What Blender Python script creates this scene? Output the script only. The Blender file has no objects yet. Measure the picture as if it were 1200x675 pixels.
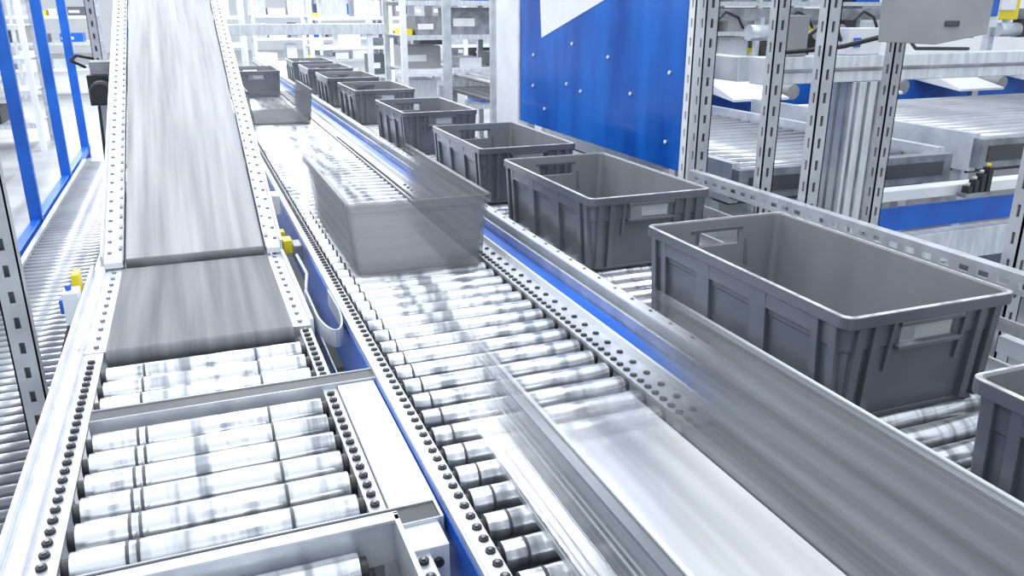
import bpy, bmesh, math, random
from mathutils import Vector, Matrix
random.seed(7)
scene = bpy.context.scene
try:
    scene.view_settings.view_transform = 'Standard'
except Exception:
    pass

# ------------------------------------------------------------------ materials
def mk(name, c1, c2=None, scale=(1, 1, 1), nscale=5.0, rough=0.4, metal=0.0, lo=0.35, hi=0.65,
       alpha=None, bump=0.0, spec=0.5, detail=3.0):
    m = bpy.data.materials.new(name); m.use_nodes = True
    nt = m.node_tree; N = nt.nodes; L = nt.links
    b = N['Principled BSDF']
    b.inputs['Roughness'].default_value = rough
    b.inputs['Metallic'].default_value = metal
    b.inputs['Specular IOR Level'].default_value = spec
    if c2 is None:
        c2 = tuple(x * 0.86 for x in c1)
    tc = N.new('ShaderNodeTexCoord'); mp = N.new('ShaderNodeMapping')
    mp.inputs['Scale'].default_value = scale
    L.new(tc.outputs['Object'], mp.inputs['Vector'])
    nz = N.new('ShaderNodeTexNoise'); nz.inputs['Scale'].default_value = nscale
    nz.inputs['Detail'].default_value = detail
    L.new(mp.outputs['Vector'], nz.inputs['Vector'])
    cr = N.new('ShaderNodeValToRGB')
    cr.color_ramp.elements[0].position = lo; cr.color_ramp.elements[0].color = (*c2, 1)
    cr.color_ramp.elements[1].position = hi; cr.color_ramp.elements[1].color = (*c1, 1)
    L.new(nz.outputs['Fac'], cr.inputs['Fac'])
    L.new(cr.outputs['Color'], b.inputs['Base Color'])
    if bump:
        bp = N.new('ShaderNodeBump'); bp.inputs['Strength'].default_value = bump
        bp.inputs['Distance'].default_value = 0.002
        L.new(nz.outputs['Fac'], bp.inputs['Height']); L.new(bp.outputs['Normal'], b.inputs['Normal'])
    if alpha is not None:
        y0, y1, y2, y3, base, na = alpha
        sp = N.new('ShaderNodeSeparateXYZ'); L.new(tc.outputs['Object'], sp.inputs[0])
        def mr(a, c):
            n = N.new('ShaderNodeMapRange'); n.inputs['From Min'].default_value = a
            n.inputs['From Max'].default_value = c; n.clamp = True
            n.interpolation_type = 'SMOOTHSTEP'
            L.new(sp.outputs['Y'], n.inputs['Value']); return n
        a = mr(y0, y1); c = mr(y3, y2)
        mu = N.new('ShaderNodeMath'); mu.operation = 'MULTIPLY'
        L.new(a.outputs[0], mu.inputs[0]); L.new(c.outputs[0], mu.inputs[1])
        nm = N.new('ShaderNodeMapRange'); nm.inputs['From Min'].default_value = 0.3
        nm.inputs['From Max'].default_value = 0.7
        nm.inputs['To Min'].default_value = max(0, base - na); nm.inputs['To Max'].default_value = min(1, base + na)
        L.new(nz.outputs['Fac'], nm.inputs['Value'])
        m2 = N.new('ShaderNodeMath'); m2.operation = 'MULTIPLY'
        L.new(mu.outputs[0], m2.inputs[0]); L.new(nm.outputs[0], m2.inputs[1])
        L.new(m2.outputs[0], b.inputs['Alpha'])
    return m

M = {}
M['galv'] = mk('galvanised_steel', (0.68, 0.71, 0.76), (0.52, 0.55, 0.60), (1, 1, 1), 14, 0.36, 0.45)
M['galvd'] = mk('dull_steel', (0.36, 0.38, 0.41), (0.20, 0.215, 0.24), (1, 1, 1), 10, 0.45, 0.5)
M['postm'] = mk('zinc_upright', (0.54, 0.56, 0.60), (0.42, 0.44, 0.48), (1, 1, 1), 9, 0.42, 0.2)
M['white'] = mk('white_powder_coat', (0.82, 0.84, 0.88), (0.72, 0.75, 0.80), (1, 1, 1), 6, 0.4, 0.0)
M['alu'] = mk('aluminium_profile', (0.76, 0.79, 0.83), (0.58, 0.61, 0.66), (6, 1, 1), 8, 0.3, 0.4)
M['blue'] = mk('blue_painted_steel', (0.008, 0.14, 0.64), (0.006, 0.10, 0.50), (1, 1, 1), 5, 0.35, 0.0)
M['bluel'] = mk('blue_acrylic_panel', (0.012, 0.15, 0.62), (0.004, 0.07, 0.38), (1, 2.5, 0.6), 2.2, 0.18, 0.0)
M['bin'] = mk('grey_bin_plastic', (0.130, 0.141, 0.168), (0.105, 0.114, 0.136), (1, 1, 0.3), 5, 0.30, 0.0, spec=0.6)
M['binin'] = mk('grey_bin_inner_plastic', (0.22, 0.232, 0.255), (0.17, 0.18, 0.20), (1, 1, 0.3), 5, 0.28, 0.0, spec=0.6)  # paler copy of the bin plastic: reflected light inside put into the colour
M['rim'] = mk('worn_bin_rim', (0.72, 0.74, 0.77), (0.32, 0.335, 0.36), (3, 3, 3), 14, 0.4, 0.0)  # pale rim top: wear plus an edge highlight put into the colour
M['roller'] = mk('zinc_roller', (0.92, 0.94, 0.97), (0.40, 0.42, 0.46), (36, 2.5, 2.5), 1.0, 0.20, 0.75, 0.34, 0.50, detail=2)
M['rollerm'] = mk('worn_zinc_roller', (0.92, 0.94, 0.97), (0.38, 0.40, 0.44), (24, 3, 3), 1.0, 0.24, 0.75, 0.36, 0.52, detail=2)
M['rollerf'] = mk('plain_zinc_roller', (0.56, 0.58, 0.62), (0.40, 0.42, 0.46), (1, 1, 1), 3.0, 0.28, 0.6)
M['rollerd'] = mk('roller_groove', (0.13, 0.135, 0.15), (0.07, 0.075, 0.08), (1, 1, 1), 8, 0.5, 0.2)
M['belt'] = mk('incline_belt_rubber', (0.44, 0.45, 0.47), (0.26, 0.27, 0.29), (26, 1.0, 1.0), 1.0, 0.75, 0.0, 0.3, 0.68, bump=0.1, spec=.2)
M['beltd'] = mk('feed_belt_rubber', (0.21, 0.22, 0.24), (0.10, 0.105, 0.12), (34, 1.1, 1), 1.0, 0.6, 0.0, 0.3, 0.7, spec=.3)
M['black'] = mk('black_plastic', (0.03, 0.032, 0.036), (0.02, 0.02, 0.024), (1, 1, 1), 5, 0.45)
M['dark'] = mk('dark_gap_steel', (0.085, 0.09, 0.10), (0.05, 0.054, 0.06), (1, 1, 1), 5, 0.5, 0.1)
M['hood'] = mk('grey_machine_paint', (0.36, 0.37, 0.39), (0.30, 0.31, 0.33), (1, 1, 1), 5, 0.45, 0.0)
M['yellow'] = mk('yellow_plastic', (0.85, 0.72, 0.03), (0.78, 0.64, 0.02), (1, 1, 1), 5, 0.4)
M['floor'] = mk('concrete_floor', (0.44, 0.455, 0.475), (0.32, 0.33, 0.35), (1, 1, 1), 2.5, 0.3, 0.0, detail=6)
M['wall'] = mk('white_wall_cladding', (0.92, 0.93, 0.95), (0.84, 0.86, 0.89), (1, 1, 1), 1.5, 0.6)
M['label'] = mk('white_label', (0.85, 0.86, 0.88), (0.78, 0.79, 0.81), (1, 1, 1), 8, 0.5)
M['card'] = mk('handle_card', (0.56, 0.58, 0.61), (0.48, 0.50, 0.53), (1, 1, 1), 8, 0.5)  # pale tone standing for light seen in the handle opening

# ------------------------------------------------------------------ builder
class B:
    def __init__(s, name):
        s.name = name; s.v = []; s.f = []; s.m = []; s.sm = []; s.mats = []
    def mi(s, k):
        if k not in s.mats: s.mats.append(k)
        return s.mats.index(k)
    def face(s, idx, mat, smooth=False):
        s.f.append(idx); s.m.append(s.mi(mat)); s.sm.append(smooth)
    def hexa(s, p, mat):
        b = len(s.v); s.v += [tuple(q) for q in p]
        for q in ((0, 3, 2, 1), (4, 5, 6, 7), (0, 1, 5, 4), (1, 2, 6, 5), (2, 3, 7, 6), (3, 0, 4, 7)):
            s.face([b + i for i in q], mat)
    def box(s, x0, x1, y0, y1, z0, z1, mat):
        s.hexa([(x0, y0, z0), (x1, y0, z0), (x1, y1, z0), (x0, y1, z0), (x0, y0, z1), (x1, y0, z1), (x1, y1, z1), (x0, y1, z1)], mat)
    def obox(s, p0, p1, w, h, mat, up=(0, 0, 1)):
        p0 = Vector(p0); p1 = Vector(p1); d = (p1 - p0).normalized(); up = Vector(up)
        sd = d.cross(up)
        if sd.length < 1e-4: sd = d.cross(Vector((1, 0, 0)))
        sd.normalize(); u = sd.cross(d).normalized()
        a = sd * w / 2; c = u * h / 2
        s.hexa([p0 - a - c, p0 + a - c, p1 + a - c, p1 - a - c, p0 - a + c, p0 + a + c, p1 + a + c, p1 - a + c], mat)
    def cyl(s, p0, p1, r, mat, n=14, capmat=None, r1=None):
        p0 = Vector(p0); p1 = Vector(p1); d = (p1 - p0).normalized()
        a = d.orthogonal().normalized(); c = d.cross(a)
        r1 = r if r1 is None else r1
        b = len(s.v)
        for P, R in ((p0, r), (p1, r1)):
            for i in range(n):
                t = 2 * math.pi * i / n
                s.v.append(tuple(P + (a * math.cos(t) + c * math.sin(t)) * R))
        for i in range(n):
            j = (i + 1) % n
            s.face([b + i, b + j, b + n + j, b + n + i], mat, True)
        s.face([b + i for i in range(n)][::-1], capmat or mat); s.face([b + n + i for i in range(n)], capmat or mat)
    def prism(s, pts, off, mat):
        off = Vector(off); n = len(pts); b = len(s.v)
        s.v += [tuple(Vector(p)) for p in pts] + [tuple(Vector(p) + off) for p in pts]
        s.face([b + i for i in range(n)][::-1], mat); s.face([b + n + i for i in range(n)], mat)
        for i in range(n):
            j = (i + 1) % n
            s.face([b + i, b + j, b + n + j, b + n + i], mat)
    def tube(s, pts, r, mat, n=8):
        for a, c in zip(pts[:-1], pts[1:]):
            s.cyl(a, c, r, mat, n)
    def mesh(s):
        me = bpy.data.meshes.new(s.name); me.from_pydata(s.v, [], s.f)
        for k in s.mats: me.materials.append(M[k])
        me.polygons.foreach_set('material_index', s.m); me.polygons.foreach_set('use_smooth', s.sm)
        bm = bmesh.new(); bm.from_mesh(me); bmesh.ops.recalc_face_normals(bm, faces=bm.faces); bm.to_mesh(me); bm.free()
        me.update(); return me
    def obj(s, bevel=0, loc=(0, 0, 0)):
        o = bpy.data.objects.new(s.name, s.mesh()); o.location = loc
        scene.collection.objects.link(o)
        if bevel:
            m = o.modifiers.new('bevel', 'BEVEL'); m.width = bevel; m.segments = 2; m.limit_method = 'ANGLE'
            m.angle_limit = math.radians(50)
        return o

ZR = 0.78
RR = 0.0255
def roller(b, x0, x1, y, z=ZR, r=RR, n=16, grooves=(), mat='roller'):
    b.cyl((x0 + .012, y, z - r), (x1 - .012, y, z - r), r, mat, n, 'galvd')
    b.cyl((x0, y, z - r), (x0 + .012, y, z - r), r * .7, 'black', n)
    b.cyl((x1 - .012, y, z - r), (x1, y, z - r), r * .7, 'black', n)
    for g in grooves:
        b.cyl((g, y, z - r), (g + .006, y, z - r), r * 1.015, 'rollerd', n)

def stud_row(b, x, y0, y1, z, pitch=.0375, side=1):
    y = y0
    while y < y1:
        b.cyl((x, y, z - .004), (x, y, z + .004), .0080, 'black', 8)
        b.cyl((x, y, z + .004), (x, y, z + .0065), .004, 'galvd', 6)
        y += pitch

# ================================================================== ROOM
b = B('floor'); b.box(-9, 14, -3, 34, -.1, 0, 'floor'); b.obj()
b = B('wall_back'); b.box(-9, 14, 34, 34.2, 0, 6, 'wall'); b.obj()
b = B('wall_left'); b.box(-9.2, -9, -3, 34.2, 0, 6, 'wall'); b.obj()
b = B('wall_right'); b.box(14, 14.2, -3, 34.2, 0, 6, 'wall'); b.obj()

# ================================================================== LEFT ROLLER CONVEYOR
XL0, XL1 = -.25, .187
b = B('roller_conveyor')
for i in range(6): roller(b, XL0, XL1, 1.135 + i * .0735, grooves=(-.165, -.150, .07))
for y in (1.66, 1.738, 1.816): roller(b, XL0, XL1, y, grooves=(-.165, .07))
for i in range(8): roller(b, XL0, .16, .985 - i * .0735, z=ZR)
b.box(XL0, XL1, .3, 1.9, .66, .67, 'dark')  # dark sheet added below the rollers so the gaps read dark
for y in (1.585, 1.055):
    xe = .31 if y > 1.3 else .285
    b.box(XL0, xe, y - .022, y + .022, ZR - .045, ZR - .001, 'dark')
    b.box(XL0, xe, y - .025, y - .022, ZR - .05, ZR + .002, 'galv')
    b.box(XL0, xe, y + .022, y + .025, ZR - .05, ZR + .002, 'galv')
    b.box(xe, xe + .005, y - .025, y + .025, ZR - .05, ZR + .002, 'galv')
b.cyl((.27, 1.585, ZR - .03), (.30, 1.585, ZR - .03), .018, 'black')
b.box(.205, .292, 1.555, 1.63, ZR - .06, ZR - .016, 'galvd')
b.box(-.325, -.25, .3, 2.62, ZR - .012, ZR - .004, 'galv')
b.box(-.333, -.325, .3, 2.62, ZR - .12, ZR + .012, 'white')
b.box(-.300, -.292, .3, 2.62, ZR - .004, ZR + .008, 'white')
stud_row(b, -.271, .4, 1.9, ZR - .002, pitch=.03)
b.box(.187, .215, 1.09, 1.56, ZR - .10, ZR - .008, 'galv')
b.box(.187, .215, 1.61, 1.92, ZR - .10, ZR - .008, 'galv')
stud_row(b, .199, 1.11, 1.55, ZR - .006, pitch=.03)
stud_row(b, .199, 1.63, 1.92, ZR - .006, pitch=.03)
b.box(.217, .292, 1.085, 1.555, ZR - .02, ZR - .002, 'white')
b.box(.217, .292, 1.075, 1.085, ZR - .06, ZR - .002, 'galv')
b.box(-.22, .215, 1.014, 1.022, ZR - .05, ZR + .035, 'galv')
b.box(-.22, .215, 1.000, 1.014, ZR + .029, ZR + .035, 'galv')
b.box(.207, .215, .80, 1.02, ZR - .05, ZR + .035, 'galv')
stud_row(b, .235, .5, .96, ZR - .01)
b.box(.22, .25, .4, 1.02, ZR - .08, ZR - .012, 'galv')
b.box(.225, .28, .97, 1.03, ZR - .09, ZR - .005, 'white')
b.cyl((.262, .969, ZR - .03), (.262, .962, ZR - .03), .008, 'black', 8)
b.cyl((.262, .969, ZR - .065), (.262, .962, ZR - .065), .008, 'black', 8)
for y in (.5, 1.5, 2.3):
    for x in (-.31, .19):
        b.box(x - .02, x + .02, y - .02, y + .02, 0, ZR - .11, 'galv')
    b.box(-.31, .19, y - .015, y + .015, .3, .34, 'galv')
b.obj(.0012)

# ---- inclined belt conveyor
YB0, YB1, YB2 = 1.895, 2.585, 7.2
SL = (1.56 - .78) / (5.0 - 2.585)
def zi(y): return ZR + max(0, y - YB1) * SL
b = B('inclined_belt_conveyor')
b.box(-.245, .172, YB0 + .02, YB1 - .012, ZR - .03, ZR + .004, 'beltd')
b.cyl((-.245, YB0 + .022, ZR - .017), (.172, YB0 + .022, ZR - .017), .021, 'beltd', 18)
b.cyl((-.245, YB1 - .016, ZR - .017), (.172, YB1 - .016, ZR - .017), .021, 'beltd', 18)
def inc(b, x0, x1, y0, y1, d0, d1, mat):
    b.hexa([(x0, y0, zi(y0) + d0), (x1, y0, zi(y0) + d0), (x1, y1, zi(y1) + d0), (x0, y1, zi(y1) + d0),
            (x0, y0, zi(y0) + d1), (x1, y0, zi(y0) + d1), (x1, y1, zi(y1) + d1), (x0, y1, zi(y1) + d1)], mat)
inc(b, -.235, .165, YB1 + .02, YB2, -.03, .018, 'belt')
b.cyl((-.235, YB1 + .025, ZR + .000), (.165, YB1 + .025, ZR + .000), .024, 'rollerd', 18)
for s, xi, xo in ((-1, -.24, -.295), (1, .17, .215)):
    a0, a1 = min(xi, xo), max(xi, xo)
    inc(b, a0, a1, YB1, YB2, .004, .022, 'white')
    inc(b, min(xo, xo + s * .008), max(xo, xo + s * .008), YB1, YB2, -.10, .045, 'galv')
    inc(b, min(xi, xi + s * .004), max(xi, xi + s * .004), YB1, YB2, .0, .026, 'galvd')
    b.box(a0, a1, YB0 + .03, YB1, ZR - .03, ZR - .002, 'galv')
    b.box(min(xo, xo + s * .008), max(xo, xo + s * .008), YB0 + .03, YB1, ZR - .10, ZR + .014, 'white')
    y = YB1 + .05
    while y < YB2:
        x = (xi + xo) / 2 + s * .012
        b.cyl((x, y, zi(y) + .02), (x, y, zi(y) + .027), .006, 'galvd', 8)
        inc(b, min(xi + s * .006, xi + s * .014), max(xi + s * .006, xi + s * .014), y + .01, y + .03, .022, .028, 'galvd')
        y += .06
    y = YB0 + .06
    while y < YB1:
        b.cyl(((xi + xo) / 2, y, ZR - .002), ((xi + xo) / 2, y, ZR + .004), .006, 'galvd', 8)
        y += .06
for y in (3.4, 5.0, 6.8):
    for x in (-.29, .20):
        b.box(x - .02, x + .02, y - .02, y + .02, 0, zi(y) - .06, 'galv')
    b.box(-.29, .20, y - .015, y + .015, .4, .44, 'galv')
b.obj(.001)

# ================================================================== MIDDLE CONVEYOR
b = B('roller_conveyor')
XM0, XM1 = .337, .80
y = .42; i = 0
while y < 11:
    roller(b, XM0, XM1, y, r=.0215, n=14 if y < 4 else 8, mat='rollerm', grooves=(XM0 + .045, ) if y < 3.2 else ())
    y += .0735; i += 1
b.box(XM0, XM1, .3, 11, .67, .68, 'dark')  # added dark sheet, darkens the gaps between rollers
b.box(.303, .337, .3, 11, ZR - .010, ZR + .003, 'white')
b.box(.298, .303, .3, 11, ZR - .004, ZR + .010, 'galv')
b.box(.296, .303, .3, 11, ZR - .15, ZR - .004, 'blue')
stud_row(b, .326, .35, 5, ZR + .003, pitch=.03)
b.box(.80, .866, .3, 11, ZR - .010, ZR + .0, 'galv')
stud_row(b, .813, .35, 5, ZR, pitch=.03)
stud_row(b, .845, .35, 3.5, ZR, pitch=.06)
b.box(.866, .873, .3, 11, ZR - .1, ZR + .018, 'white')
b.box(.876, .904, .3, 11, ZR - .13, ZR + .014, 'blue')
b.box(.904, .937, .3, 11, ZR - .03, ZR - .002, 'blue')
for y in (.6, 1.6, 2.6, 4.2, 6.2, 8.2, 10):
    for x in (.32, .86):
        b.box(x - .016, x + .02, y - .02, y + .02, 0, ZR - .14, 'galv')
    b.box(.32, .86, y - .015, y + .015, .3, .34, 'galv')
b.obj(.001)

# ================================================================== RIGHT CONVEYOR (bin lane)
b = B('roller_conveyor')
XR0, XR1 = 1.0, 1.475
y = -.2
while y < 13:
    roller(b, XR0, XR1, y, n=12 if y < 4 else 8)
    y += .0735
b.box(XR0, XR1, -.2, 13, .67, .68, 'dark')  # dark sheet put under the lane to darken the roller gaps
b.box(.94, 1.0, -.2, 13, ZR - .02, ZR - .004, 'galv')
b.box(.94, .948, -.2, 13, ZR - .12, ZR + .026, 'galv')
b.box(.965, .985, -.2, 13, ZR - .004, ZR + .045, 'alu')
b.box(.957, .988, -.2, 13, ZR + .045, ZR + .051, 'white')
y = .5
while y < 5:
    b.cyl((.975, y, ZR + .051), (.975, y, ZR + .054), .005, 'galvd', 8); y += .09
b.box(1.475, 1.54, -.2, 13, ZR - .02, ZR - .004, 'galv')
stud_row(b, 1.49, .2, 3, ZR - .004)
b.box(1.54, 1.548, -.2, 13, ZR - .12, ZR + .03, 'galv')
for y in (.1, 1.3, 2.5, 4, 6, 8, 10, 12):
    for x in (.965, 1.52):
        b.box(x - .02, x + .02, y - .02, y + .02, 0, ZR - .02, 'galv')
    b.box(.96, 1.52, y - .015, y + .015, .3, .34, 'galv')
b.obj(.001)

def perf_h(b, x, y0, y1, z0, z1, mat='galv', t=.004, pitch=.05):
    zs = (z1 - z0)
    b.box(x, x + t, y0, y1, z0, z0 + zs * .33, mat); b.box(x, x + t, y0, y1, z1 - zs * .33, z1, mat)
    y = y0
    while y < y1:
        b.box(x, x + t, y, y + pitch * .45, z0 + zs * .33, z1 - zs * .33, mat); y += pitch
b = B('side_guard_rail')
perf_h(b, 1.56, .3, 2.34, .955, .995)
b.box(1.56, 1.59, .3, 2.34, .995, .999, 'galv')
b.box(1.552, 1.557, .3, 2.34, .87, .90, 'galv')
for y in (.4, 1.0, 1.5, 2.3):
    b.box(1.564, 1.59, y - .015, y + .015, 0, .995, 'galv')
b.obj()
b = B('roller_shelf')
b.box(1.60, 1.64, .2, 1.15, .80, .84, 'white')
b.box(1.66, 2.05, .2, 1.15, .70, .72, 'white')
for k in range(11): b.cyl((1.68, .25 + k * .08, .745), (2.02, .25 + k * .08, .745), .022, 'rollerf', 10)
b.box(2.05, 2.08, .2, 1.15, .66, .80, 'alu')
for y in (.3, 1.05):
    for x in (1.61, 2.05): b.box(x, x + .03, y, y + .03, 0, .80 if x < 2 else .7, 'galv')
b.obj(.002)

# ================================================================== BINS
def rrect(w, l, r, n=5):
    pts = []
    for cx, cy, a0 in ((w / 2 - r, l / 2 - r, 0), (-w / 2 + r, l / 2 - r, 90), (-w / 2 + r, -l / 2 + r, 180), (w / 2 - r, -l / 2 + r, 270)):
        for i in range(n + 1):
            a = math.radians(a0 + 90 * i / n)
            pts.append((cx + r * math.cos(a), cy + r * math.sin(a)))
    return pts
BW, BL, BH = .412, .705, .225
def bin_builder(name, W=BW, Ln=BL, H=BH, mo='bin', mi_='binin', mr='rim', floor_m=None):
    b = B(name)
    prof = [(0.0, .032, mo), (.006, .026, mo), (.150, .016, mo), (.153, .013, mo), (H - .026, .010, mo), (H - .024, .0, mo),
            (H - .002, 0, mo), (H, .002, mr), (H, .008, mr), (H - .003, .012, mi_), (.150, .020, mi_), (.012, .036, floor_m or mi_)]
    first = 0
    for z, ins, _ in prof:
        pts = rrect(W - 2 * ins, Ln - 2 * ins, .020 - min(ins, .016) * .3)
        n = len(pts)
        b.v += [(x, y, z) for x, y in pts]
    for k in range(len(prof) - 1):
        mm = prof[k + 1][2] if k + 1 < len(prof) - 1 else mi_
        for i in range(n):
            j = (i + 1) % n
            b.face([first + k * n + i, first + k * n + j, first + (k + 1) * n + j, first + (k + 1) * n + i], mm)
    b.face([first + i for i in range(n)][::-1], mo)
    b.face([first + (len(prof) - 1) * n + i for i in range(n)], floor_m or mi_)
    return b
def make_bin_mesh():
    b = bin_builder('plastic_storage_bin')
    me = b.mesh(); o = bpy.data.objects.new('tmp', me); scene.collection.objects.link(o)
    c = B('cut')
    for s in (-1, 1):
        ya, yb = sorted((s * (BL / 2 + .02), s * (BL / 2 - .06)))
        c.box(-.065, .065, ya, yb, .155, .192, 'bin')
    co = c.obj()
    m = o.modifiers.new('b', 'BOOLEAN'); m.object = co; m.operation = 'DIFFERENCE'; m.solver = 'EXACT'
    dg = bpy.context.evaluated_depsgraph_get(); dg.update()
    me2 = bpy.data.meshes.new_from_object(o.evaluated_get(dg))
    bpy.data.objects.remove(o); bpy.data.objects.remove(co)
    r = B('ribs'); W, Ln = BW, BL; ZT = BH - .024
    def rib_x(s, y, w=.008, d=.016, z0=.008, z1=ZT):
        x0 = s * (W / 2 - .030); x1 = s * (W / 2 - .030 + d); xt = s * (W / 2 - .002); xi = s * (W / 2 - .012)
        r.hexa([(x0, y - w, z0), (x1, y - w, z0), (x1, y + w, z0), (x0, y + w, z0), (xi, y - w, z1), (xt, y - w, z1), (xt, y + w, z1), (xi, y + w, z1)], 'bin')
    def rib_y(s, x, w=.008, d=.016, z0=.008, z1=ZT):
        a = s * (Ln / 2 - .030); c_ = s * (Ln / 2 - .030 + d); t = s * (Ln / 2 - .002); ti = s * (Ln / 2 - .012)
        r.hexa([(x - w, a, z0), (x + w, a, z0), (x + w, c_, z0), (x - w, c_, z0), (x - w, ti, z1), (x + w, ti, z1), (x + w, t, z1), (x - w, t, z1)], 'bin')
    for s in (-1, 1):
        for y in (-.315, -.268, .268, .315): rib_x(s, y, .010)
        for y in (-.10, .10): rib_x(s, y, .026)
        for x in (-.165, -.128, .128, .165): rib_y(s, x, .009)
        for x in (-.088, .088): rib_y(s, x, .005, z0=.10)
        x0, x1 = sorted((s * (W / 2 - .0125), s * (W / 2 - .004)))
        for ya, yb in ((-.268, -.12), (-.08, .08), (.12, .268)):
            r.box(x0, x1, ya, yb, .168, .205, 'bin')
        x0, x1 = sorted((s * (W / 2 - .034), s * (W / 2 - .022)))
        r.box(x0, x1, -.31, .31, .001, .010, 'bin')
        y0, y1 = sorted((s * (Ln / 2 - .034), s * (Ln / 2 - .022)))
        r.box(-.16, .16, y0, y1, .001, .010, 'bin')
        y0, y1 = sorted((s * (Ln / 2 - .018), s * (Ln / 2 + .001)))
        r.box(-.078, .078, y0, y1, .192, .201, 'bin')
        r.box(-.078, .078, y0, y1, .146, .154, 'bin')
    r.box(-.025, .060, -Ln / 2 + .013, -Ln / 2 + .017, .156, .186, 'card')  # added plate in the handle hole, painted as the lit opening
    rm = r.mesh()
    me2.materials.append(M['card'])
    bm = bmesh.new(); bm.from_mesh(me2)
    base = {m.name: i for i, m in enumerate(me2.materials)}
    nb = len(bm.faces); bm.from_mesh(rm); bm.faces.ensure_lookup_table()
    for f in bm.faces[nb:]:
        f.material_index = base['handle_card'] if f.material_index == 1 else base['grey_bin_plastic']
    bm.to_mesh(me2); bm.free()
    return me2
BM = make_bin_mesh()
def place_bin(cx, yn, z=ZR, rot=0, ln=BL):
    o = bpy.data.objects.new('plastic_storage_bin', BM); scene.collection.objects.link(o)
    o.location = (cx, yn + BL / 2, z + .0005); o.rotation_euler = (0, 0, math.radians(rot))
    m = o.modifiers.new('bevel', 'BEVEL'); m.width = .0012; m.segments = 1; m.limit_method = 'ANGLE'; m.angle_limit = math.radians(40)
    return o
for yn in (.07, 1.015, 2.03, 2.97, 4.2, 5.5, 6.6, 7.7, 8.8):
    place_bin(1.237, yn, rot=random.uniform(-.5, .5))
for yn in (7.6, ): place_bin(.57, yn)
# ---- moving bins (smeared by speed)
M['mv'] = mk('moving_bin_plastic', (0.25, 0.262, 0.285), (0.15, 0.16, 0.18), (.6, .6, 34), 1.0, .45, 0, .35, .65, alpha=(-.62, -.36, .12, .62, .86, .05))
M['mvr'] = mk('moving_bin_rim', (0.34, 0.36, 0.39), (0.2, 0.21, 0.23), (.6, .6, 30), 1, .45, 0, alpha=(-.62, -.36, .12, .62, .8, .1))
for yn, cx in ((2.20, .585), (5.66, .57)):
    b = bin_builder('moving_plastic_bin', W=.43, Ln=1.04, mo='mv', mi_='mv', mr='mvr')
    b.obj(loc=(cx, yn + .52, ZR + .0005))
A = (-2, -1, .20, .66)
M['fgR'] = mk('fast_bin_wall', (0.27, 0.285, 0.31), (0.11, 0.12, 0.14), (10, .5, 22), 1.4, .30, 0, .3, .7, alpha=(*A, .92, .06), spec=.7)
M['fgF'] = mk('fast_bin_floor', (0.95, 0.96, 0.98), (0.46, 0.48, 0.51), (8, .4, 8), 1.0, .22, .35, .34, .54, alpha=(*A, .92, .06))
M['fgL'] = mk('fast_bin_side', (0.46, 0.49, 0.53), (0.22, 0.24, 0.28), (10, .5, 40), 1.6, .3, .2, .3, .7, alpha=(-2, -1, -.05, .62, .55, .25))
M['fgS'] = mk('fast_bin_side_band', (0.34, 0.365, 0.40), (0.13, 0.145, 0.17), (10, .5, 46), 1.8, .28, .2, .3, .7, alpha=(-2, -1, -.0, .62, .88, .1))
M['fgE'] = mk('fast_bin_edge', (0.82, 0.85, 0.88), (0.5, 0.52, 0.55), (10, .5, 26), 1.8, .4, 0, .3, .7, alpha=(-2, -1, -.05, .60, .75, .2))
b = B('moving_plastic_bin')
y0, y1 = -.7, .70
def wall(s, z0, z1, mat):
    def xx(z): return s * (.170 + .024 * z / .21)
    a, c = xx(z0), xx(z1)
    b.hexa([(a, y0, z0), (a + s * .005, y0, z0), (a + s * .005, y1, z0), (a, y1, z0),
            (c, y0, z1), (c + s * .005, y0, z1), (c + s * .005, y1, z1), (c, y1, z1)], mat)
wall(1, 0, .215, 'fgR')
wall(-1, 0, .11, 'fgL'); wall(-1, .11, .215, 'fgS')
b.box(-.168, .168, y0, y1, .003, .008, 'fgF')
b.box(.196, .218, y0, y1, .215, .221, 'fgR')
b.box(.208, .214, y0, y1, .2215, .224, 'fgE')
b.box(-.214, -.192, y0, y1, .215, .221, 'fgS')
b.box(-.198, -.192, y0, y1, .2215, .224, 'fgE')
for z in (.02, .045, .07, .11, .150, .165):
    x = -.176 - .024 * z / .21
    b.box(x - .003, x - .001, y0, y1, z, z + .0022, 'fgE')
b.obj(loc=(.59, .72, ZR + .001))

# ================================================================== BLUE PANEL + POSTS
b = B('blue_safety_panel')
PX = 1.64
b.box(PX, PX + .008, 2.53, 4.08, .955, 2.6, 'bluel')
def pt(y, z): return (PX - .002, y, z)
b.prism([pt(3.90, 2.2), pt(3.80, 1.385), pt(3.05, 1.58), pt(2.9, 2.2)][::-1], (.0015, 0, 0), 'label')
for (y, z) in ((2.62, 1.30), (2.62, 1.05), (3.1, 1.33), (3.45, 1.37), (3.5, 1.19), (3.35, 1.17), (3.9, 1.15), (3.9, 1.3), (3.75, 1.05), (2.9, 1.2)):
    b.cyl((PX, y, z), (PX - .006, y, z), .007, 'label', 10)
b.box(PX - .004, PX + .012, 4.08, 4.1, .955, 2.6, 'galv')
for y in (2.62, 3.98):
    b.box(PX + .008, PX + .035, y - .02, y + .02, 0, 2.6, 'galv')
b.obj()

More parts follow.
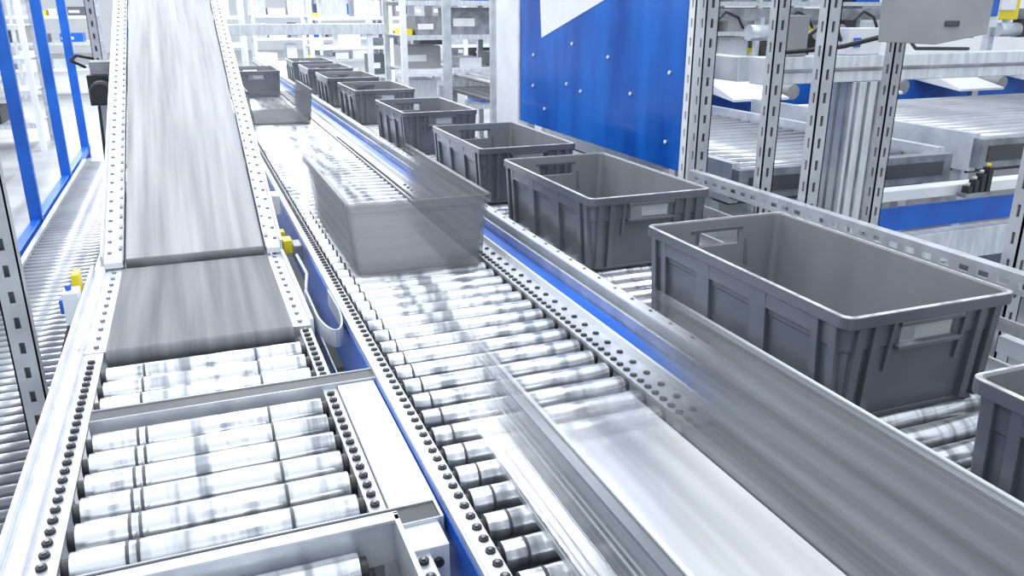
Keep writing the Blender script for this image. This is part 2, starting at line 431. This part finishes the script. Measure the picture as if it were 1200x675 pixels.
def perf_post(b, x, y, w, d, z0, z1, pitch=.062, mat='postm'):
    t = .004
    def slot_face(axis):
        ww = w if axis == 'y' else d
        a = ww * .39
        z = z0
        for s0, s1 in [(0, a), (ww - a, ww)]:
            if axis == 'y': b.box(x + s0, x + s1, y, y + t, z0, z1, mat)
            else: b.box(x, x + t, y + s0, y + s1, z0, z1, mat)
        while z < z1:
            if axis == 'y': b.box(x + a, x + ww - a, y, y + t, z, min(z1, z + pitch * .55), mat)
            else: b.box(x, x + t, y + a, y + ww - a, z, min(z1, z + pitch * .55), mat)
            z += pitch
    slot_face('y'); slot_face('x')
    b.box(x + w - t, x + w, y, y + d, z0, z1, mat)
    b.box(x + t, x + w - t, y + d - t, y + d, z0, z1, mat)
    b.box(x - .01, x + w + .01, y - .02, y + d + .01, z0, z0 + .008, mat)
for (x, y, w, d) in ((1.60, 2.36, .05, .04), (1.62, 2.03, .045, .035), (1.60, 1.80, .045, .035), (1.95, 1.90, .04, .035), (1.66, 1.19, .045, .035)):
    b = B('slotted_steel_upright'); perf_post(b, x, y, w, d, 0, 2.8); b.obj()
b = B('slotted_steel_upright'); perf_post(b, 1.625, 2.46, .04, .04, 0, 2.8, mat='white'); b.obj()
b = B('slotted_steel_upright'); perf_post(b, -.51, 2.27, .06, .04, 0, 2.8, pitch=.07); b.obj()
b = B('slotted_steel_upright'); perf_post(b, -.58, 6.4, .06, .05, 0, 3, pitch=.08); b.obj()
b = B('white_column'); b.box(1.66, 1.76, 4.16, 4.5, 0, 3, 'white'); b.box(1.64, 1.78, 4.14, 4.52, 0, .02, 'galv'); b.obj(.004)

b = B('aluminium_machine_frame')
def extr(b, x0, x1, y0, y1, z0, z1):
    b.box(x0, x1, y0, y1, z0, z1, 'alu')
extr(b, 2.06, 2.20, 2.16, 2.30, 0, 1.29)
for k in range(3):
    b.box(2.075 + k * .045, 2.085 + k * .045, 2.155, 2.161, 0, 1.29, 'galvd')
for k in range(3):
    b.box(2.055, 2.061, 2.175 + k * .045, 2.185 + k * .045, 0, 1.29, 'galvd')
b.box(1.70, 5.5, 2.16, 2.24, 1.29, 1.375, 'alu')
b.box(1.70, 5.5, 2.153, 2.16, 1.325, 1.337, 'galvd')
b.box(1.70, 1.76, 2.3, 4.1, 1.29, 1.37, 'alu')
b.box(3.4, 3.5, 2.18, 2.28, 0, 1.29, 'alu')
b.box(5.4, 5.5, 2.18, 2.28, 0, 1.29, 'alu')
b.box(2.20, 3.4, 2.19, 2.21, .74, .83, 'blue')
b.box(2.20, 3.4, 2.17, 2.23, .60, .72, 'alu')
b.box(2.20, 3.4, 2.17, 2.23, .86, .90, 'white')
b.obj(.003)

b = B('scanner_housing')
b.hexa([(1.84, 1.66, 1.43), (2.02, 1.66, 1.455), (2.02, 1.86, 1.455), (1.84, 1.86, 1.43), (1.82, 1.66, 1.80), (2.03, 1.66, 1.80), (2.03, 1.86, 1.80), (1.82, 1.86, 1.80)], 'hood')
b.box(1.86, 1.91, 1.655, 1.66, 1.475, 1.49, 'dark')
b.box(2.03, 2.10, 1.70, 1.84, 1.47, 1.75, 'white')
b.box(2.05, 2.09, 1.695, 1.70, 1.50, 1.56, 'blue')
b.box(2.10, 2.20, 1.72, 1.80, 1.49, 1.60, 'yellow')
b.box(2.12, 2.18, 1.715, 1.72, 1.515, 1.55, 'label')
b.cyl((1.93, 1.76, 1.80), (1.93, 1.76, 2.8), .02, 'galv')
b.tube([(1.86, 1.84, 1.45), (1.80, 1.95, 1.415), (1.76, 2.05, 1.40), (1.72, 2.14, 1.39)], .007, 'black')
b.obj(.006)

b = B('control_enclosure')
b.box(2.02, 2.16, 2.165, 2.235, 1.376, 1.46, 'white')
b.box(2.04, 2.07, 2.16, 2.165, 1.40, 1.43, 'blue')
b.box(1.78, 1.86, 2.17, 2.23, 1.376, 1.50, 'hood')
b.tube([(1.86, 2.2, 1.42), (1.92, 2.18, 1.47), (1.98, 2.18, 1.46), (2.02, 2.2, 1.42)], .006, 'black')
b.tube([(2.16, 2.2, 1.43), (2.25, 2.18, 1.46), (2.35, 2.2, 1.39), (2.6, 2.2, 1.385)], .006, 'black')
b.obj(.003)

# ================================================================== BACKGROUND CONVEYORS AT RIGHT
b = B('roller_conveyor')
y = 2.75
while y < 4.45:
    roller(b, 2.0, 3.05, y, z=.90, r=.020, n=10, mat='rollerf'); y += .095
b.box(2.0, 3.05, 2.7, 4.45, .76, .78, 'dark')  # dark sheet added over the pale floor for dark roller gaps
for x in (1.97, 3.05): b.box(x, x + .04, 2.65, 4.5, .78, .94, 'alu')
b.box(1.97, 3.09, 2.6, 2.65, .80, .92, 'galvd')
b.box(2.02, 3.04, 2.595, 2.6, .83, .89, 'dark')
for y in (2.8, 4.3):
    for x in (2.0, 3.05): b.box(x - .02, x + .03, y, y + .05, 0, .78, 'galv')
b.obj()
b = B('roller_conveyor')
y = 2.75
while y < 4.2:
    roller(b, 3.3, 5.9, y, z=.95, r=.020, n=10, mat='rollerf'); y += .095
b.box(3.3, 5.9, 2.7, 4.2, .80, .82, 'dark')  # added dark sheet for contrast in the roller gaps
for x in (3.26, 5.9): b.box(x, x + .04, 2.65, 4.25, .82, .99, 'alu')
b.box(3.26, 5.94, 2.6, 2.65, .84, .97, 'galvd')
b.box(3.3, 5.9, 2.595, 2.6, .87, .94, 'dark')
for x in (3.3, 4.5, 5.9):
    for y in (2.7, 4.1): b.box(x - .02, x + .03, y, y + .05, 0, .82, 'galv')
b.obj()
b = B('sorter_machine')
b.box(2.5, 9, 4.70, 4.75, .70, 1.12, 'blue')
b.box(2.5, 9, 4.66, 4.80, 1.12, 1.17, 'alu')
for k in range(6):
    x = 3.15 + k * .95
    b.hexa([(x, 4.28, .97), (x + .42, 4.28, .97), (x + .42, 4.69, 1.02), (x, 4.69, 1.02), (x, 4.28, .985), (x + .42, 4.28, .985), (x + .30, 4.69, 1.11), (x, 4.69, 1.11)], 'white')
    b.cyl((x + .55, 4.4, 1.0), (x + .55, 4.68, 1.03), .05, 'hood', 16)
    b.box(x + .6, x + .66, 4.68, 4.74, 0, 1.12, 'galv')
b.obj()
b = B('roller_conveyor')
x = 2.3
while x < 9:
    b.cyl((x, 5.2, .95), (x, 7.3, .95), .022, 'rollerf', 8); x += .12
b.box(2.2, 9, 5.2, 7.3, .82, .84, 'dark')  # dark sheet added beneath, makes the gaps between rollers dark
b.box(2.2, 9, 5.12, 5.2, .82, 1.0, 'alu'); b.box(2.2, 9, 7.3, 7.38, .82, 1.0, 'alu')
for x in (2.25, 4, 6, 8): b.box(x, x + .06, 5.14, 5.2, 0, .82, 'galv'); b.box(x, x + .06, 7.3, 7.36, 0, .82, 'galv')
b.obj()
b = B('conveyor_drive_line')
b.box(2.3, 8, 4.96, 5.04, 1.44, 1.52, 'galvd')
for k in range(9):
    x = 2.5 + k * .6
    b.cyl((x, 4.93, 1.36), (x + .22, 4.93, 1.36), .055, 'hood' if k % 2 else 'galv', 14)
    b.box(x + .22, x + .32, 4.90, 4.98, 1.30, 1.44, 'galvd' if k % 3 else 'black')
    b.box(x + .1, x + .13, 4.93, 4.98, 1.40, 1.46, 'yellow' if k % 3 == 1 else 'galv')
    b.tube([(x + .3, 4.92, 1.42), (x + .38, 4.90, 1.50), (x + .5, 4.92, 1.46), (x + .56, 4.94, 1.39)], .01, 'black')
for x in (2.35, 4.2, 6.1, 7.9): b.box(x - .03, x + .03, 4.97, 5.03, 0, 1.44, 'galv')
b.obj()

def rack(name, x0, x1, y0, y1, seed, levels=(.5, .95, 1.4, 1.9, 2.4), fill=True):
    rnd = random.Random(seed); b = B(name)
    nx = max(1, int((x1 - x0) / 1.1))
    for i in range(nx + 1):
        x = x0 + (x1 - x0) * i / nx
        for y in (y0, y1):
            b.box(x - .03, x + .03, y - .03, y + .03, 0, 2.9, rnd.choice(['white', 'galv', 'alu']))
    for z in levels:
        for y in (y0, y1): b.box(x0, x1, y - .02, y + .02, z - .05, z, 'white' if rnd.random() < .6 else 'alu')
        b.box(x0, x1, y0, y1, z - .012, z, 'galv')
        if not fill: continue
        x = x0 + .05
        while x < x1 - .4:
            w = rnd.uniform(.12, .45); h = rnd.uniform(.1, .33)
            k = rnd.choice(['white', 'galv', 'bin', 'hood', 'galvd', 'galvd', 'blue', 'alu', 'white', 'black', 'yellow'])
            if k == 'yellow': w *= .4; h *= .5
            y = y0 + rnd.uniform(.03, .2)
            b.box(x, x + w, y, min(y1 - .03, y + .5), z, z + h, k)
            if rnd.random() < .5: b.box(x + .02, x + w * .6, y - .004, y, z + h * .3, z + h * .6, 'label')
            x += w + rnd.uniform(.02, .25)
    return b.obj()
rack('storage_rack', 2.2, 9, 8.8, 9.6, 1, levels=(.5, .9, 1.25, 1.6, 2.0, 2.4))
rack('storage_rack', 1.9, 9.5, 13.5, 14.3, 2)
rack('storage_rack', -.9, 1.0, 15, 15.8, 3)
rack('storage_rack', 1.4, 8, 18, 18.8, 4)
rack('storage_rack', -7, -1.6, 10.5, 11.3, 5, levels=(.3, .65, 1.0, 1.35, 1.7, 2.1, 2.5))
rack('storage_rack', -8, -1.4, 17, 17.8, 6)

b = B('steel_portal_frame')
for x in (.258, 1.75):
    b.box(x - .025, x + .025, 8.35, 8.41, 0, 2.6, 'white')
b.box(.23, 1.9, 8.33, 8.43, 1.28, 1.38, 'alu')
b.box(.23, 1.9, 8.33, 8.43, 2.5, 2.6, 'alu')
b.obj(.003)
b = B('steel_portal_frame')
for x in (1.62, 1.95):
    b.box(x - .025, x + .025, 5.3, 5.35, 0, 2.6, 'galv')
b.box(1.59, 1.98, 5.29, 5.36, 2.5, 2.6, 'alu')
b.obj(.003)

# ================================================================== LEFT SIDE
b = B('blue_guard_frame')
for y in (6.4, 8.12, 9.8):
    b.box(-1.14, -1.06, y - .03, y + .03, 0, 3, 'blue')
b.box(-1.13, -1.07, 2.5, 10, .05, .12, 'blue')
for y in (3.2, 4.8): b.box(-1.12, -1.08, y - .02, y + .02, 0, .05, 'blue')
b.obj(.003)
b = B('steel_portal_frame')
for y in (4.4, 5.6, 7.2, 9): b.box(-1.56, -1.50, y - .03, y + .03, 0, 3, 'postm')
b.box(-1.56, -1.50, 4.3, 9, 2.6, 2.66, 'postm'); b.box(-1.55, -1.51, 4.3, 9, .9, .94, 'postm'); b.obj(.003)
b = B('floor_level_conveyor')
y = 1.6
while y < 9:
    b.cyl((-1.02, y, .07), (-.62, y, .07), .022, 'rollerf', 8); y += .075
b.box(-1.02, -.62, 1.6, 9, .0, .02, 'galvd')
b.box(-1.05, -1.02, 1.5, 9, 0, .11, 'galv'); b.box(-.62, -.59, 1.5, 9, 0, .11, 'galv')
b.obj()
b = B('roller_conveyor')
y = 2.6
while y < 9:
    b.cyl((-2.3, y, .45), (-1.75, y, .45), .025, 'rollerf', 8); y += .08
b.box(-2.34, -2.3, 2.5, 9, .36, .5, 'alu'); b.box(-1.75, -1.71, 2.5, 9, .36, .5, 'alu')
for y in (2.8, 5, 7.5):
    for x in (-2.32, -1.73): b.box(x - .02, x + .02, y, y + .04, 0, .36, 'galv')
b.obj()
b = B('drive_motor')
b.box(-.50, -.36, 5.0, 5.22, 1.02, 1.18, 'black')
b.box(-.48, -.38, 5.02, 5.18, 1.18, 1.25, 'galvd')
b.cyl((-.43, 4.85, 1.10), (-.43, 5.0, 1.10), .05, 'black', 16)
for k in range(5): b.cyl((-.43, 4.87 + k * .025, 1.10), (-.43, 4.88 + k * .025, 1.10), .057, 'dark', 16)
b.tube([(-.5, 5.05, 1.22), (-.56, 4.98, 1.26), (-.52, 4.9, 1.29), (-.44, 4.92, 1.27)], .008, 'black')
b.tube([(-.46, 5.0, 1.02), (-.47, 4.98, .7), (-.47, 5.0, .2), (-.47, 5.02, .01)], .008, 'black')
b.box(-.47, -.41, 5.1, 5.16, 0, 1.05, 'galv')
b.box(-.41, -.31, 5.1, 5.16, 1.1, 1.16, 'galv')
b.obj(.004)
b = B('photoelectric_sensor')
b.box(-.375, -.335, 2.30, 2.36, ZR - .06, ZR + .03, 'white')
b.box(-.385, -.375, 2.31, 2.35, ZR - .03, ZR + .01, 'blue')
b.box(-.36, -.34, 2.40, 2.46, ZR - .05, ZR + .05, 'yellow')
b.cyl((-.36, 2.33, ZR + .03), (-.36, 2.33, ZR + .045), .008, 'blue', 8)
b.tube([(-.37, 2.3, ZR - .06), (-.39, 2.25, ZR - .12), (-.37, 2.2, ZR - .2), (-.345, 2.2, ZR - .25)], .004, 'black')
b.obj(.003)
b = B('photoelectric_sensor')
b.box(.226, .256, 2.60, 2.66, ZR - .01, ZR + .035, 'yellow')
b.box(.256, .284, 2.58, 2.66, ZR - .03, ZR + .02, 'galvd')
b.box(.226, .244, 2.70, 2.74, ZR, ZR + .04, 'yellow')
b.box(.228, .255, 2.9, 2.98, ZR + .05, ZR + .12, 'white')
b.tube([(.26, 2.55, ZR), (.27, 2.4, ZR - .02), (.25, 2.3, ZR - .05), (.26, 2.15, ZR - .08)], .005, 'white')
b.obj(.003)
b = B('curved_guide_bracket')
pts = []
for i in range(15):
    t = i / 14
    a = math.radians(200 + 160 * t)
    pts.append((.262 + .030 * math.cos(a), 1.98 + .16 * math.sin(a)))
pts = [(.234, 2.14)] + pts + [(.290, 2.12)]
for (xa, ya), (xb, yb) in zip(pts[:-1], pts[1:]):
    b.obox((xa, ya, ZR - .005), (xb, yb, ZR - .005), .004, .045, 'galv')
b.obj()
b = B('cable_tray')
b.box(.235, .29, 1.95, 7, .52, .525, 'galvd'); b.box(.235, .239, 1.95, 7, .52, .58, 'galv'); b.box(.286, .29, 1.95, 7, .52, .58, 'galv')
b.tube([(.25, 2, .535), (.255, 3, .535), (.25, 5, .535), (.255, 7, .535)], .008, 'black')
b.tube([(.275, 2, .535), (.27, 4, .535), (.275, 7, .535)], .006, 'blue')
for y in (2.2, 4, 6): b.box(.24, .26, y, y + .02, 0, .52, 'galv')
b.obj()
b = B('pneumatic_valve_block')
b.box(2.62, 2.76, 2.12, 2.16, .86, .875, 'galvd')
for k in range(4):
    b.box(2.63 + k * .03, 2.65 + k * .03, 2.12, 2.15, .875, .90 + .022 * k, 'black')
    b.cyl((2.64 + k * .03, 2.135, .90 + .022 * k), (2.64 + k * .03, 2.135, .912 + .022 * k), .007, 'yellow' if k == 3 else 'galv', 8)
b.obj()

# ================================================================== LIGHT
w = bpy.data.worlds.new('world'); scene.world = w; w.use_nodes = True
bg = w.node_tree.nodes['Background']; bg.inputs['Color'].default_value = (.84, .92, 1, 1); bg.inputs['Strength'].default_value = 1.0
def area(name, loc, sx, sy, e, rot=(0, 0, 0), col=(.97, .985, 1)):
    l = bpy.data.lights.new(name, 'AREA'); l.shape = 'RECTANGLE'; l.size = sx; l.size_y = sy; l.energy = e; l.color = col
    o = bpy.data.objects.new(name, l); o.location = loc; o.rotation_euler = rot; scene.collection.objects.link(o)
for i, x in enumerate((-2.2, .3, 2.8)):
    for y, e in ((1.5, 58), (7, 125), (13, 240), (20, 300)):
        area('ceiling_strip_light', (x, y, 4.6), .3, 4.2, e)  # unseen overhead lamps added for specular strips and shadows; stronger rows brighten the back
area('ceiling_strip_light', (6.2, 12, 4.6), .3, 4.2, 140)  # one more added unseen lamp, over the right background
# ------------------------------------------------------------------ camera
H = 1.52
f = 949.0
yaw = math.atan(392 / math.hypot(f, 327.5)); p = math.atan(327.5 / f)
Fw = Vector((math.sin(yaw) * math.cos(p), math.cos(yaw) * math.cos(p), -math.sin(p)))
R = Vector((math.cos(yaw), -math.sin(yaw), 0)); U = R.cross(Fw)
cam = bpy.data.cameras.new('camera'); co = bpy.data.objects.new('camera', cam); scene.collection.objects.link(co)
mtx = Matrix((R, U, -Fw)).transposed().to_4x4(); mtx.translation = (0, 0, H)
co.matrix_world = mtx
cam.sensor_width = 36; cam.lens = f / 1200 * 36; cam.clip_start = .02; cam.clip_end = 200
scene.camera = co
